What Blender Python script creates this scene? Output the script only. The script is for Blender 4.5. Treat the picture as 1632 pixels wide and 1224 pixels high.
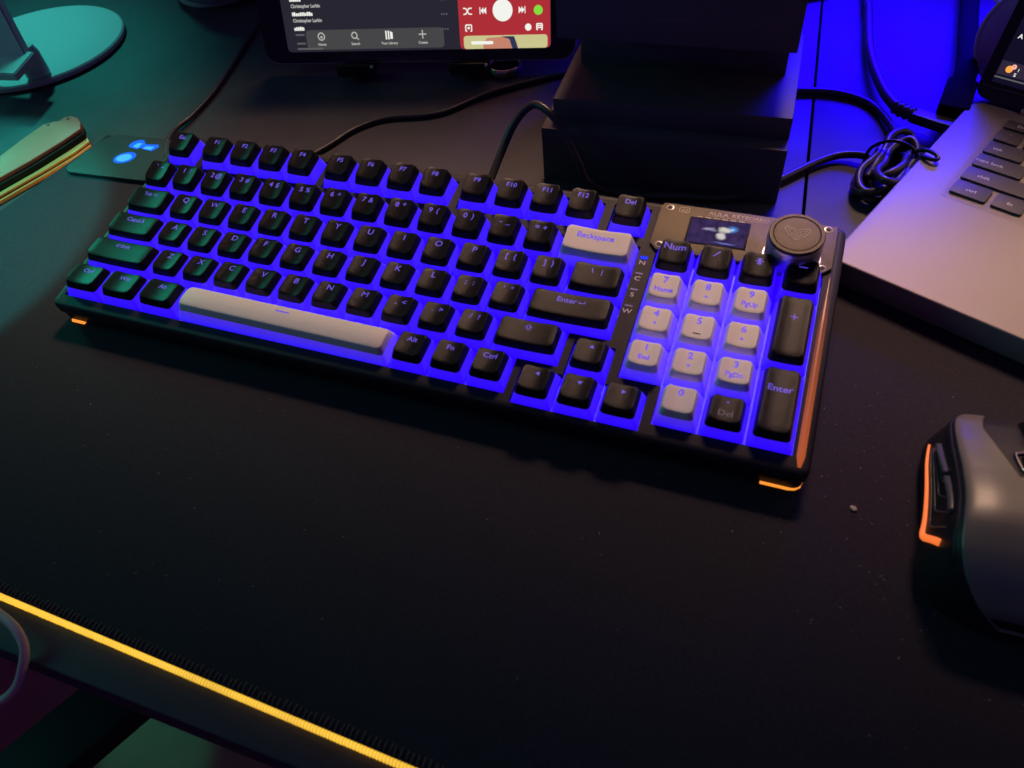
import bpy, bmesh, math, random
from mathutils import Vector, Matrix, Euler
random.seed(7)
R = math.radians
MM = 0.001
for o in list(bpy.data.objects): bpy.data.objects.remove(o)
S = bpy.context.scene
COL = S.collection

# ------------------------------------------------------------------ camera
cam_d = bpy.data.cameras.new('camera'); cam = bpy.data.objects.new('camera', cam_d); COL.objects.link(cam)
ROT = ((0.93896285, 0.33394323, -0.08264798), (0.20729053, -0.74093999, -0.63877897), (-0.27455311, 0.58265757, -0.76493839))
m = Matrix((ROT[0], [-v for v in ROT[1]], [-v for v in ROT[2]])).transposed().to_4x4()
m.translation = Vector((342.612, -191.306, 279.116)) * MM
cam.matrix_world = m
cam_d.sensor_width = 36; cam_d.lens = 36 * 1215.85 / 1632
cam_d.clip_start = 0.01; cam_d.clip_end = 20
cam_d.dof.use_dof = True; cam_d.dof.focus_distance = 0.43; cam_d.dof.aperture_fstop = 14.0
S.camera = cam
S.render.resolution_x, S.render.resolution_y = 1024, 768

# ------------------------------------------------------------------ world, lamps, exposure
w = bpy.data.worlds.new('World'); S.world = w; w.use_nodes = True
bg = w.node_tree.nodes['Background']; bg.inputs[0].default_value = (.38, .17, 1.0, 1); bg.inputs[1].default_value = 0.07
S.view_settings.view_transform = 'Standard'; S.view_settings.look = 'None'
S.view_settings.exposure = 0; S.view_settings.gamma = 1

def aim(o, target):
    o.rotation_euler = (Vector(target) * MM - o.location).to_track_quat('-Z', 'Y').to_euler()

def area(name, loc, target, size, power, col, size_y=None, spread=180):
    d = bpy.data.lights.new(name, 'AREA'); d.energy = power; d.color = col
    d.shape = 'RECTANGLE'; d.size = size * MM; d.size_y = (size_y or size) * MM; d.spread = R(spread)
    o = bpy.data.objects.new(name, d); COL.objects.link(o); o.location = Vector(loc) * MM; aim(o, target)
    return o

def spot(name, loc, target, ang, power, col, blend=.15, radius=5):
    d = bpy.data.lights.new(name, 'SPOT'); d.energy = power; d.color = col
    d.spot_size = R(ang); d.spot_blend = blend; d.shadow_soft_size = radius * MM
    o = bpy.data.objects.new(name, d); COL.objects.link(o); o.location = Vector(loc) * MM; aim(o, target)
    return o

area('warm_room_lamp', (262, 535, 575), (282, 85, 0), 780, .40, (1.0, .61, .42), 150, 20)
area('laptop_screen_glow', (556, 236, 112), (470, 60, 20), 150, .055, (1.0, .66, .40), 90)
spot('added_teal_spot', (-185, 14, 420), (-185, 14.01, 0), 40.4, 10.0, (.05, 1.0, .82), .08, 7)  # added spot; its cone edge draws the straight shade line on the mat
spot('teal_back_lamp', (-440, 500, 470), (-320, 190, 0), 50, 9.6, (.05, 1.0, .80), 1.0, 30)
area('teal_wall_glow', (-500, 250, 215), (-10, 20, 25), 90, .024, (.03, 1.0, .62), 90, 30)
area('teal_room_glow', (-820, -160, 520), (60, -60, 0), 420, .26, (.03, 1.0, .75), 420, 80)
area('blue_light_bar', (425, 560, 165), (392, 375, 0), 230, 1.08, (.010, .0, 1.0), 110, 56)
spot('teal_floor_lamp', (-420, -40, -420), (-262, -118, -720), 26, .75, (.05, 1.0, .62), .5, 10)

# ------------------------------------------------------------------ materials
def mat(name, col=(.1, .1, .1), rough=.5, metal=0, spec=.5, emit=None, estr=0, coat=0, noise=0, nscale=200,
        bump=0, bscale=400, trans=0, ior=1.45, coat_rough=.1, sheen=0, rvar=0):
    mt = bpy.data.materials.new(name); mt.use_nodes = True
    nt = mt.node_tree; b = nt.nodes['Principled BSDF']
    b.inputs['Base Color'].default_value = (*col, 1); b.inputs['Roughness'].default_value = rough
    b.inputs['Metallic'].default_value = metal; b.inputs['Specular IOR Level'].default_value = spec
    b.inputs['Coat Weight'].default_value = coat; b.inputs['Coat Roughness'].default_value = coat_rough
    b.inputs['Transmission Weight'].default_value = trans; b.inputs['IOR'].default_value = ior
    b.inputs['Sheen Weight'].default_value = sheen
    if emit:
        b.inputs['Emission Color'].default_value = (*emit, 1); b.inputs['Emission Strength'].default_value = estr
    tc = nt.nodes.new('ShaderNodeTexCoord')
    def nz(scale, detail=4):
        n = nt.nodes.new('ShaderNodeTexNoise'); n.inputs['Scale'].default_value = scale; n.inputs['Detail'].default_value = detail
        nt.links.new(tc.outputs['Object'], n.inputs['Vector']); return n
    if noise:
        n = nz(nscale); r = nt.nodes.new('ShaderNodeMix'); r.data_type = 'RGBA'
        r.inputs[6].default_value = (*[c * (1 - noise) for c in col], 1); r.inputs[7].default_value = (*[min(1, c * (1 + noise)) for c in col], 1)
        nt.links.new(n.outputs[0], r.inputs[0]); nt.links.new(r.outputs[2], b.inputs['Base Color'])
    if rvar:
        n = nz(nscale * .4); mr = nt.nodes.new('ShaderNodeMapRange')
        mr.inputs[3].default_value = max(.02, rough - rvar); mr.inputs[4].default_value = min(1, rough + rvar)
        nt.links.new(n.outputs[0], mr.inputs[0]); nt.links.new(mr.outputs[0], b.inputs['Roughness'])
    if bump:
        n = nz(bscale, 3); bp = nt.nodes.new('ShaderNodeBump'); bp.inputs['Strength'].default_value = bump
        bp.inputs['Distance'].default_value = .0004
        nt.links.new(n.outputs[0], bp.inputs['Height']); nt.links.new(bp.outputs[0], b.inputs['Normal'])
    return mt

BLUE = (.028, .0, 1.0)
M = {}
M['desk'] = mat('desk_laminate', (.050, .044, .053), .58, noise=.25, nscale=60, bump=.12, bscale=900, rvar=.08)
M['mat'] = mat('mat_cloth', (.029, .026, .034), .92, noise=.35, nscale=900, bump=.35, bscale=2600, spec=.2)
M['thread'] = mat('thread', (.10, .08, .06), .8)
M['strip'] = mat('strip_glow', (.5, .4, .2), .5, emit=(1.0, .56, .04), estr=.95)
nt = M['strip'].node_tree; tc = nt.nodes['Texture Coordinate']; b_ = nt.nodes['Principled BSDF']
wv = nt.nodes.new('ShaderNodeTexWave'); wv.inputs['Scale'].default_value = 240; wv.inputs['Distortion'].default_value = 1.5; wv.inputs['Detail'].default_value = 3
nz = nt.nodes.new('ShaderNodeTexNoise'); nz.inputs['Scale'].default_value = 45; nz.inputs['Detail'].default_value = 3
ad = nt.nodes.new('ShaderNodeMath'); ad.operation = 'ADD'
mr = nt.nodes.new('ShaderNodeMapRange'); mr.inputs[1].default_value = .4; mr.inputs[2].default_value = 1.6; mr.inputs[3].default_value = .62; mr.inputs[4].default_value = 1.25
for q in (wv, nz): nt.links.new(tc.outputs['Object'], q.inputs['Vector'])
nt.links.new(wv.outputs['Fac'], ad.inputs[0]); nt.links.new(nz.outputs[0], ad.inputs[1]); nt.links.new(ad.outputs[0], mr.inputs[0]); nt.links.new(mr.outputs[0], b_.inputs['Emission Strength'])
M['floor'] = mat('floor_boards', (.40, .17, .11), .6, noise=.3, nscale=12)
M['blackmetal'] = mat('black_metal', (.006, .006, .007), .6)
M['case'] = mat('case_plastic', (.009, .0075, .0108), .55, spec=.3, noise=.12, nscale=1500, bump=.25, bscale=5000)
M['body'] = mat('case_body', (.012, .011, .014), .5, bump=.15, bscale=4000)
M['cap_black'] = mat('keycap_black', (.009, .0085, .010), .30, spec=.22, noise=.1, nscale=2500, bump=.22, bscale=6500)
M['cap_white'] = mat('keycap_white', (.80, .74, .72), .5, noise=.05, nscale=1500, bump=.15, bscale=6500)
M['backlight'] = mat('backlight_plate', (.3, .3, .4), .6, emit=(.02, .0, 1.0), estr=.75)
M['legend'] = mat('legend_glow', (.1, .1, .15), .5, emit=(.10, .055, .78), estr=.75)
M['legend_w'] = mat('legend_on_white', (.12, .10, .5), .5, emit=(.07, .03, .80), estr=.8)
M['legend_dim'] = mat('legend_dim', (.35, .33, .40), .6)
M['legend_dark'] = mat('legend_dark', (.02, .02, .03), .6)
M['panel'] = mat('panel_metal', (.085, .07, .046), .42, metal=.6, noise=.10, nscale=1800, bump=.35, bscale=5200)
M['etch'] = mat('etched_print', (.38, .32, .25), .5)
M['lock_print'] = mat('lock_print', (.50, .46, .46), .5)
M['screw'] = mat('screw_metal', (.45, .42, .4), .3, metal=1)
M['dark'] = mat('dark_hole', (.003, .003, .004), .7)
M['knobside'] = mat('knob_side', (.62, .62, .72), .42, metal=.95)
M['silver'] = mat('laptop_aluminium', (.27, .235, .23), .5, metal=.2, noise=.05, nscale=900, bump=.12, bscale=5000)
M['lapkey'] = mat('laptop_key', (.075, .068, .082), .5, bump=.15, bscale=6000)
M['laplegend'] = mat('laptop_key_print', (.72, .70, .72), .6)
M['lapblack'] = mat('laptop_bezel', (.010, .009, .014), .22)
M['hinge'] = mat('hinge_metal', (.75, .62, .42), .25, metal=1)
M['cable'] = mat('cable_rubber', (.035, .031, .033), .4, coat=.15, coat_rough=.3)
M['matte'] = mat('matte_rubber', (.008, .007, .009), .9, spec=.08)
M['cordgrey'] = mat('cord_grey', (.62, .54, .44), .5)
M['tower'] = mat('tower_plastic', (.07, .055, .075), .5, noise=.1, nscale=300, bump=.2, bscale=3000)
M['towerprint'] = mat('tower_print', (.10, .085, .10), .5)
M['white'] = mat('white_plastic', (.50, .47, .49), .45, noise=.03, nscale=100)
M['ring'] = mat('ring_metal', (.55, .45, .40), .22, metal=1)
M['brass'] = mat('knife_steel', (.44, .12, .075), .45, metal=.1, noise=.08, nscale=500, bump=.08, bscale=2500)
M['brass2'] = mat('knife_liner', (.70, .30, .10), .45, metal=.3)
M['tablet'] = mat('tablet_glass', (.012, .009, .013), .12)
M['tabrim'] = mat('tablet_rim', (.62, .50, .50), .4)
M['ui_dark'] = mat('ui_dark', (.02, .02, .02), .3, emit=(.021, .020, .030), estr=.9)
M['ui_bar'] = mat('ui_bar', (.02, .02, .02), .3, emit=(.060, .058, .060), estr=1)
M['ui_red'] = mat('ui_red', (.02, .02, .02), .3, emit=(.44, .028, .036), estr=.95)
M['ui_white'] = mat('ui_white', (.02, .02, .02), .3, emit=(.85, .86, .80), estr=1.05)
M['ui_grey'] = mat('ui_grey', (.02, .02, .02), .3, emit=(.50, .50, .47), estr=.9)
M['ui_dim'] = mat('ui_dim', (.02, .02, .02), .3, emit=(.12, .12, .125), estr=.9)
M['ui_green'] = mat('ui_green', (.02, .02, .02), .3, emit=(.24, .75, .05), estr=.95)
M['ui_cream'] = mat('ui_cream', (.02, .02, .02), .3, emit=(.62, .58, .28), estr=.95)
M['ui_skin'] = mat('ui_skin', (.02, .02, .02), .3, emit=(.62, .25, .16), estr=.9)
M['ui_navy'] = mat('ui_navy', (.02, .02, .02), .3, emit=(.03, .04, .10), estr=.9)
M['ui_orange'] = mat('ui_orange', (.02, .02, .02), .3, emit=(1., .42, .07), estr=1)
M['ui_pink'] = mat('ui_pink', (.02, .02, .02), .3, emit=(1., .45, .36), estr=1)
M['icon_blue'] = mat('icon_blue', (.02, .02, .1), .3, emit=(.002, .12, 1.0), estr=1.0)
M['icon_core'] = mat('icon_core', (.02, .02, .1), .3, emit=(.05, .42, 1.0), estr=1.2)
M['ledN'] = mat('indicator_lit', (.01, .01, .05), .5, spec=.05, emit=(.0, .03, 1.0), estr=1)
M['ledoff'] = mat('indicator_unlit', (.07, .05, .20), .4, emit=(.05, .02, .30), estr=.25)
M['amber'] = mat('amber_glow', (.3, .1, .03), .4, emit=(1.0, .30, .035), estr=1.15)
M['mouse_led'] = mat('mouse_glow', (.4, .15, .08), .4, emit=(1.0, .19, .035), estr=.92)
M['mouse_top'] = mat('mouse_top', (.17, .155, .12), .42, spec=.7, coat=.5, coat_rough=.28, bump=.05, bscale=3000)
M['mouse_side'] = mat('mouse_side', (.012, .011, .013), .45, bump=.2, bscale=3500)
M['mouse_btn'] = mat('mouse_button', (.10, .095, .10), .3)
M['purpledisc'] = mat('disc_plastic', (.80, .50, .80), .4)
M['paletrim'] = mat('disc_rim', (.92, .80, .80), .4)
M['crumb'] = mat('crumb', (.42, .36, .26), .8)
M['tie'] = mat('twist_tie', (.01, .01, .012), .3)

def skirt_material(name, lo, hi, slo, shi, base):  # backlight painted into the skirt emission, strongest at the base
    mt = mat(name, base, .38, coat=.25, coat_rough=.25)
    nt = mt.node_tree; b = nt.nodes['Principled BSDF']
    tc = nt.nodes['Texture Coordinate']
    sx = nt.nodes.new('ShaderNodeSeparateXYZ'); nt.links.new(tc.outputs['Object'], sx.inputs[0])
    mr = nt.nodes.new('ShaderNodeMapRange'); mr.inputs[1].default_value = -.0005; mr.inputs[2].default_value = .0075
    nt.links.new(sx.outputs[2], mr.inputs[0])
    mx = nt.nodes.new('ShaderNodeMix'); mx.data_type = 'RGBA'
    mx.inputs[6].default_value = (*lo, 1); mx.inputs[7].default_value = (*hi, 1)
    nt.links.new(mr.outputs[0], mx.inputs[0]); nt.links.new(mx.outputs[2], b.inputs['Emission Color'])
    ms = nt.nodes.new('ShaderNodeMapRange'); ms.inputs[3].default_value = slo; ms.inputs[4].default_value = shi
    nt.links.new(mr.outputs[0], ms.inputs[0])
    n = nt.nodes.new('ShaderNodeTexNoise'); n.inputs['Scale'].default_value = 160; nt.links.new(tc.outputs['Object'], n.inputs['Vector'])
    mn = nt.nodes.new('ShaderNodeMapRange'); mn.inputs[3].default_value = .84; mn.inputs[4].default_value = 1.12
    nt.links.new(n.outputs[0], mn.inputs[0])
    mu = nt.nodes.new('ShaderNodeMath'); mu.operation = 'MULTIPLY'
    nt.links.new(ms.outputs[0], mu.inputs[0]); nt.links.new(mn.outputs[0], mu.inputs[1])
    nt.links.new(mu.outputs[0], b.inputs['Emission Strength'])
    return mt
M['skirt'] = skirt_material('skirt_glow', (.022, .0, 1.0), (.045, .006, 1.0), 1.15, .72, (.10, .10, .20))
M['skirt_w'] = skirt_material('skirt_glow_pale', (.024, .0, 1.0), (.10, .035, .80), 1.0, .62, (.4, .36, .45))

# ------------------------------------------------------------------ helpers (all shapes in millimetres)
def link(name, me, mt, parent=None, smooth=False):
    o = bpy.data.objects.new(name, me); COL.objects.link(o)
    if mt is not None and len(me.materials) == 0: me.materials.append(mt)
    if smooth:
        for p in me.polygons: p.use_smooth = True
    if parent: o.parent = parent
    return o

def mesh(name, V, F, mt, parent=None, smooth=False):
    me = bpy.data.meshes.new(name); me.from_pydata([(a * MM, b * MM, c * MM) for a, b, c in V], [], F); me.update()
    return link(name, me, mt, parent, smooth)

def sharpen(o, ang=35):
    me = o.data
    for p in me.polygons: p.use_smooth = True
    bm = bmesh.new(); bm.from_mesh(me)
    for e in bm.edges:
        if len(e.link_faces) == 2 and e.calc_face_angle(0) > R(ang): e.smooth = False
    bm.to_mesh(me); bm.free(); return o

def prism(name, poly, z0, z1, mt, parent=None, bev=0, seg=2, xf=None):
    bm = bmesh.new()
    b = [bm.verts.new((x, y, z0)) for x, y in poly]; t = [bm.verts.new((x, y, z1)) for x, y in poly]
    n = len(poly)
    bm.faces.new(b[::-1]); top = bm.faces.new(t)
    for i in range(n): bm.faces.new((b[i], b[(i + 1) % n], t[(i + 1) % n], t[i]))
    bmesh.ops.recalc_face_normals(bm, faces=bm.faces)
    if bev:
        bmesh.ops.bevel(bm, geom=list(bm.edges), offset=bev, segments=seg, affect='EDGES', profile=.6, clamp_overlap=True)
    if xf is not None: bmesh.ops.transform(bm, matrix=xf, verts=bm.verts)
    bmesh.ops.scale(bm, vec=(MM,) * 3, verts=bm.verts)
    me = bpy.data.meshes.new(name); bm.to_mesh(me); bm.free()
    o = link(name, me, mt, parent)
    if bev: sharpen(o, 50)
    return o

def rect(x0, x1, y0, y1): return [(x0, y0), (x1, y0), (x1, y1), (x0, y1)]
def rrect(x0, x1, y0, y1, r, n=5):
    P = []
    for cx, cy, a in ((x1 - r, y0 + r, -90), (x1 - r, y1 - r, 0), (x0 + r, y1 - r, 90), (x0 + r, y0 + r, 180)):
        for i in range(n + 1):
            t = R(a + 90 * i / n); P.append((cx + r * math.cos(t), cy + r * math.sin(t)))
    return P
def box(name, x0, x1, y0, y1, z0, z1, mt, parent=None, bev=0, xf=None): return prism(name, rect(x0, x1, y0, y1), z0, z1, mt, parent, bev, xf=xf)
def disc_pts(r, n=48, cx=0, cy=0, a0=0): return [(cx + r * math.cos(a0 + 2 * math.pi * i / n), cy + r * math.sin(a0 + 2 * math.pi * i / n)) for i in range(n)]

def crom(P, per=10, closed=False):
    P = [Vector(p) for p in P]; n = len(P); out = []
    rng = n if closed else n - 1
    for i in range(rng):
        p0 = P[(i - 1) % n] if closed or i > 0 else P[0] * 2 - P[1]
        p1 = P[i]; p2 = P[(i + 1) % n]
        p3 = P[(i + 2) % n] if closed or i + 2 < n else P[-1] * 2 - P[-2]
        for k in range(per):
            t = k / per
            out.append(.5 * ((2 * p1) + (p2 - p0) * t + (2 * p0 - 5 * p1 + 4 * p2 - p3) * t * t + (3 * p1 - p0 - 3 * p2 + p3) * t ** 3))
    if not closed: out.append(P[-1])
    return out

def sweep(pts, rad, sides=10, closed=False, flat=1.0):
    pts = [Vector(p) for p in pts]; n = len(pts); V = []; F = []
    up = Vector((0, 0, 1)); prev = None
    for i, p in enumerate(pts):
        a = pts[(i - 1) % n] if closed or i > 0 else p; b = pts[(i + 1) % n] if closed or i < n - 1 else p
        t = (b - a).normalized()
        if prev is None:
            s = t.cross(up)
            if s.length < .1: s = t.cross(Vector((1, 0, 0)))
            s.normalize()
        else:
            s = (prev - t * prev.dot(t)).normalized()
        prev = s; q = s.cross(t)
        r = rad(i / (n - 1)) if callable(rad) else rad
        for k in range(sides):
            an = 2 * math.pi * k / sides; V.append(p + s * math.cos(an) * r + q * math.sin(an) * r * flat)
    for i in range(n if closed else n - 1):
        j = (i + 1) % n
        for k in range(sides):
            l = (k + 1) % sides; F.append((i * sides + k, i * sides + l, j * sides + l, j * sides + k))
    if not closed: F.append(tuple(range(sides))[::-1]); F.append(tuple((n - 1) * sides + k for k in range(sides)))
    return [tuple(v) for v in V], F

def tube(name, ctrl, rad, mt, parent=None, per=10, sides=10, closed=False, flat=1.0, spline=True):
    V, F = sweep(crom(ctrl, per, closed) if spline else ctrl, rad, sides, closed, flat)
    o = mesh(name, V, F, mt, parent, True)
    return o

def lathe(name, prof, mt, parent=None, n=64, c=(0, 0), smooth=True):
    V = []; F = []
    for r, z in prof:
        for i in range(n):
            a = 2 * math.pi * i / n; V.append((c[0] + r * math.cos(a), c[1] + r * math.sin(a), z))
    for j in range(len(prof) - 1):
        for i in range(n):
            k = (i + 1) % n; F.append((j * n + i, j * n + k, (j + 1) * n + k, (j + 1) * n + i))
    F.append(tuple(range(n))[::-1]); F.append(tuple((len(prof) - 1) * n + i for i in range(n)))
    o = mesh(name, V, F, mt, parent)
    if smooth: sharpen(o, 30)
    return o

_TC = {}
def glyphs(s, bold=0.0):
    """outline of a string as flat polygons: height 1 = capital height, centred in x, baseline y = 0"""
    key = (s, bold)
    if key in _TC: return _TC[key]
    cu = bpy.data.curves.new('t', 'FONT'); cu.body = s; cu.size = 1; cu.resolution_u = 3; cu.offset = bold
    ob = bpy.data.objects.new('t', cu); COL.objects.link(ob)
    bpy.context.view_layer.update()
    dg = bpy.context.evaluated_depsgraph_get(); me = bpy.data.meshes.new_from_object(ob.evaluated_get(dg))
    V = [tuple(v.co) for v in me.vertices]; F = [tuple(p.vertices) for p in me.polygons]
    bpy.data.objects.remove(ob); bpy.data.curves.remove(cu); bpy.data.meshes.remove(me)
    x0 = min(v[0] for v in V); x1 = max(v[0] for v in V); c = (x0 + x1) / 2
    V = [((v[0] - c) / .73, v[1] / .73) for v in V]
    _TC[key] = (V, F, (x1 - x0) / .73); return _TC[key]

class Flat:
    """flat print: polygons gathered in a plane, then laid on a surface"""
    def __init__(s): s.V = []; s.F = []
    def add(s, V, F):
        b = len(s.V); s.V += V; s.F += [tuple(i + b for i in f) for f in F]
    def text(s, t, x, y, h, sx=1.0, bold=.0, align='c', rot=0):
        V, F, wd = glyphs(t, bold)
        off = {'c': 0, 'l': wd / 2, 'r': -wd / 2}[align]
        c, n = math.cos(rot), math.sin(rot)
        P = [((vx + off) * h * sx, vy * h) for vx, vy in V]
        s.add([(x + a * c - b * n, y + a * n + b * c) for a, b in P], F); return s
    def poly(s, P): s.add(list(P), [tuple(range(len(P)))]); return s
    def line(s, P, wd):
        for a, b in zip(P[:-1], P[1:]):
            dx, dy = b[0] - a[0], b[1] - a[1]; l = math.hypot(dx, dy) or 1
            nx, ny = -dy / l * wd / 2, dx / l * wd / 2; ex, ey = dx / l * wd * .35, dy / l * wd * .35
            s.poly([(a[0] - ex + nx, a[1] - ey + ny), (a[0] - ex - nx, a[1] - ey - ny), (b[0] + ex - nx, b[1] + ey - ny), (b[0] + ex + nx, b[1] + ey + ny)])
        return s
    def build(s, name, mt, parent, fn):
        return mesh(name, [fn(x, y) for x, y in s.V], s.F, mt, parent)

def empty(name, loc=(0, 0, 0), rot=(0, 0, 0)):
    o = bpy.data.objects.new(name, None); COL.objects.link(o); o.location = Vector(loc) * MM; o.rotation_euler = rot
    o.empty_display_size = .01; return o
def tag(o, label, cat, group=None):
    o['label'] = label; o['category'] = cat
    if group: o['group'] = group
    return o

# ------------------------------------------------------------------ setting: floor, desk
fl = mesh('floor', [(-3000, -3000, -720), (3000, -3000, -720), (3000, 3000, -720), (-3000, 3000, -720)], [(0, 1, 2, 3)], M['floor']); fl['kind'] = 'structure'

desk = tag(empty('desk', (350, -160, 0)), 'dark desk top with a seam between its two panels, under everything', 'desk')
def dp(P): return [(x - 350, y + 160) for x, y in P]
prism('desk_panel', dp([(-560, -161), (376.5, -161), (347.6, 376), (319, 900), (-560, 900)]), -26, 0, M['desk'], desk, .8)
prism('desk_panel', dp([(378, -161), (1100, -161), (1100, 900), (320.5, 900), (349.1, 376)]), -26, 0, M['desk'], desk, .8)

st = tag(empty('desk_strut', (-60, -150, -200)), 'black steel strut under the front edge of the desk', 'strut')
def beam(name, a, b, wd, th, mt, parent=None, org=(0, 0, 0)):
    a = Vector(a) - Vector(org); b = Vector(b) - Vector(org); d = (b - a); L = d.length
    q = d.to_track_quat('X', 'Z').to_matrix().to_4x4(); q.translation = a
    return box(name, 0, L, -wd / 2, wd / 2, -th / 2, th / 2, mt, parent, 1.5, xf=q)
STRUT = []

# ------------------------------------------------------------------ desk mat with light strip and control box
root = tag(empty('desk_mat', (250, 0, 0)), 'large black cloth desk mat with glowing yellow edge under the keyboard', 'desk mat')
MX = 250
corner_fl, corner_bl, corner_br, corner_fr = (-150, -136.1), (-108, 156), (660, 150), (662, -159.6)
mp = []
for a, b in ((corner_fl, corner_fr), (corner_fr, corner_br), (corner_br, corner_bl), (corner_bl, corner_fl)):
    for i in range(24):
        t = i / 24; mp.append((a[0] + (b[0] - a[0]) * t - MX, a[1] + (b[1] - a[1]) * t))
prism('mat_sheet', [(x, y) for x, y in mp], .2, 4.0, M['mat'], root)
def edge_strip(a, b, rad, z, out, period, name='light_strip'):
    a = Vector((a[0] - MX, a[1], z)); b = Vector((b[0] - MX, b[1], z)); L = (b - a).length
    d = (b - a) / L; o_ = Vector((d.y, -d.x, 0)) * out
    n = int(L / period) * 4; pts = [a + d * (L * i / n) + o_ for i in range(n + 1)]
    rf = lambda t: rad * (1 + .10 * math.cos(t * n / 4 * 2 * math.pi) + random.uniform(-.05, .05))
    V, F = sweep(pts, rf, 10)
    return mesh(name, V, F, M['strip'], root, True)
edge_strip(corner_fl, corner_fr, 1.28, 2.5, 1.0, 1.3)
edge_strip(corner_bl, corner_fl, 1.45, 1.5, .7, 3)
SV = []; SF = []
fx = Vector((corner_fr[0] - corner_fl[0], corner_fr[1] - corner_fl[1], 0)).normalized(); fn_ = Vector((-fx.y, fx.x, 0))
for i in range(330):
    p = Vector((corner_fl[0] - MX, corner_fl[1], 4.0)) + fx * (2 + i * 2.15 + random.uniform(-.25, .25)) + fn_ * .3
    L = random.uniform(3.0, 4.0); sl = random.uniform(-.5, .1)
    a, b = p, p + fn_ * L + fx * sl
    V, F = sweep([a - Vector((0, 0, .8)), a + fn_ * .5 + Vector((0, 0, .30)), (a + b) / 2 + Vector((0, 0, .42)), b + Vector((0, 0, -.1))], .28, 5)
    n0 = len(SV); SV += V; SF += [tuple(q + n0 for q in f) for f in F]
o = mesh('stitching', SV, SF, M['thread'], root, True); o['kind'] = 'stuff'
# control box on the mat's back left corner
cb = prism('control_box', [(x - MX, y) for x, y in [(-107.5, 116), (-106, 112), (-101, 109.2), (-44, 112.6), (-38, 114), (-36, 152), (-44, 158), (-92, 156), (-101, 153), (-105, 146)]], 3.6, 6.6, M['mat'], root, .6, 3)
cb.data.materials[0] = mat('control_box_plastic', (.016, .016, .018), .5, bump=.1, bscale=3000)
ctrlz = 6.72
def loop(P): return [(x - MX, y) for x, y in P]
P1 = loop([(-79.5, 145.5), (-79, 149.5), (-76, 152.5), (-72, 153), (-69.5, 150), (-67, 149), (-58.5, 150.5), (-56.3, 148), (-58.5, 143), (-65, 143.4), (-69, 144.5), (-71, 142.6), (-78, 143.6)])
for nm, P, q in (('icon', P1, 'icon_blue'),
                 ('icon', loop([(-75.5, 144.6), (-74.5, 148.5), (-70.8, 149.3), (-70.6, 143.7)]), 'icon_core'),
                 ('icon', loop([(-66.5, 144), (-66, 146.5), (-59.5, 147.5), (-60, 143.8)]), 'icon_core'),
                 ('icon', [(x * 1.0, y) for x, y in loop([(-72.5 + 7.4 * math.cos(a) * .95 + 1.4 * math.sin(a), 132 + 6.6 * math.sin(a)) for a in [2 * math.pi * i / 28 for i in range(28)]])], 'icon_blue'),
                 ('icon', loop([(-72.8 + 5.2 * math.cos(a) + .9 * math.sin(a), 131.6 + 4.3 * math.sin(a)) for a in [2 * math.pi * i / 24 for i in range(24)]]), 'icon_core')):
    z = ctrlz if q == 'icon_blue' else ctrlz + .12
    prism(nm, P, z - .3, z, M[q], cb)

# ------------------------------------------------------------------ mechanical keyboard
U = 19.05
TILT = R(8)
kroot = tag(empty('mechanical_keyboard', (0, 0, 20), (TILT, 0, 0)), 'black mechanical keyboard with glowing blue keys, white number pad keys and a knob', 'keyboard')
KY = 9.5          # keyboard frame is measured from y = -9.5 (front of the key grid)
def K(x, y, z): return (x, y + KY, z)
def kb_bottom(y, zd):                      # keyboard-frame z of a point zd above the desk
    return (zd - 20 - (y + KY) * math.sin(TILT)) / math.cos(TILT)
OX0, OX1, OY0, OY1 = -5.5, 377.5, -16.5, 117.0
# body: outline rings from the bezel down to the feet
def ring(ins, r, ztop=None, zd=None, sh=0):
    P = rrect(OX0 + ins, OX1 - ins, OY0 + ins + sh, OY1 - ins, r, 4)
    return [K(x, y, ztop if ztop is not None else kb_bottom(y, zd)) for x, y in P]
rings = [ring(3.3, .8, .35), ring(1.6, 2.4, .15), ring(.5, 3.5, -.7), ring(0, 4, -2.4), ring(0, 4, -6.5), ring(.9, 3.6, -7.2), ring(.9, 3.6, None, 6.0), ring(2.2, 3, None, 2.5), ring(5, 3, None, 1.0)]
V = [v for r_ in rings for v in r_]; n = len(rings[0]); F = []
for j in range(len(rings) - 1):
    for i in range(n): F.append((j * n + i, (j + 1) * n + i, (j + 1) * n + (i + 1) % n, j * n + (i + 1) % n))
F.append(tuple((len(rings) - 1) * n + i for i in range(n))[::-1])
sharpen(mesh('case_body', V, F, M['body'], kroot), 40)
# bezel: a plate with openings round the key groups
FG = .307; AX, AY = 13.692, -.193; NX, NY = 15.424, .057
g_ = .55
def cell(x0, x1, r0, r1): return (x0 * U - g_ + .45, x1 * U + g_ - .45, (r0 - .5) * U - g_ + .45, (r1 + .5) * U + g_ - .45)
HOLES = [cell(0, 15, 2, 4), cell(0, 14, 1, 2), cell(0, 13, 0, 1)]
HOLES += [cell(a, b, 5 + FG, 5 + FG) for a, b in ((0, 1), (1.25, 5.25), (5.5, 9.5), (9.75, 13.75), (14, 15))]
HOLES += [cell(AX - .5, AX + 2.5, AY, AY), cell(AX + .5, AX + 1.5, AY, 1 + AY)]
HOLES += [cell(NX, NX + 4, 1 + NY, 4 + NY), cell(NX + 1, NX + 4, NY, 1 + NY)]
BX0, BX1, BY0, BY1 = OX0 + 3.3, OX1 - 3.3, OY0 + 3.3, OY1 - 3.3
xs = sorted({BX0, BX1, *[h[0] for h in HOLES], *[h[1] for h in HOLES]}); ys = sorted({BY0, BY1, *[h[2] for h in HOLES], *[h[3] for h in HOLES]})
bm = bmesh.new(); vc = {}
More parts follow.
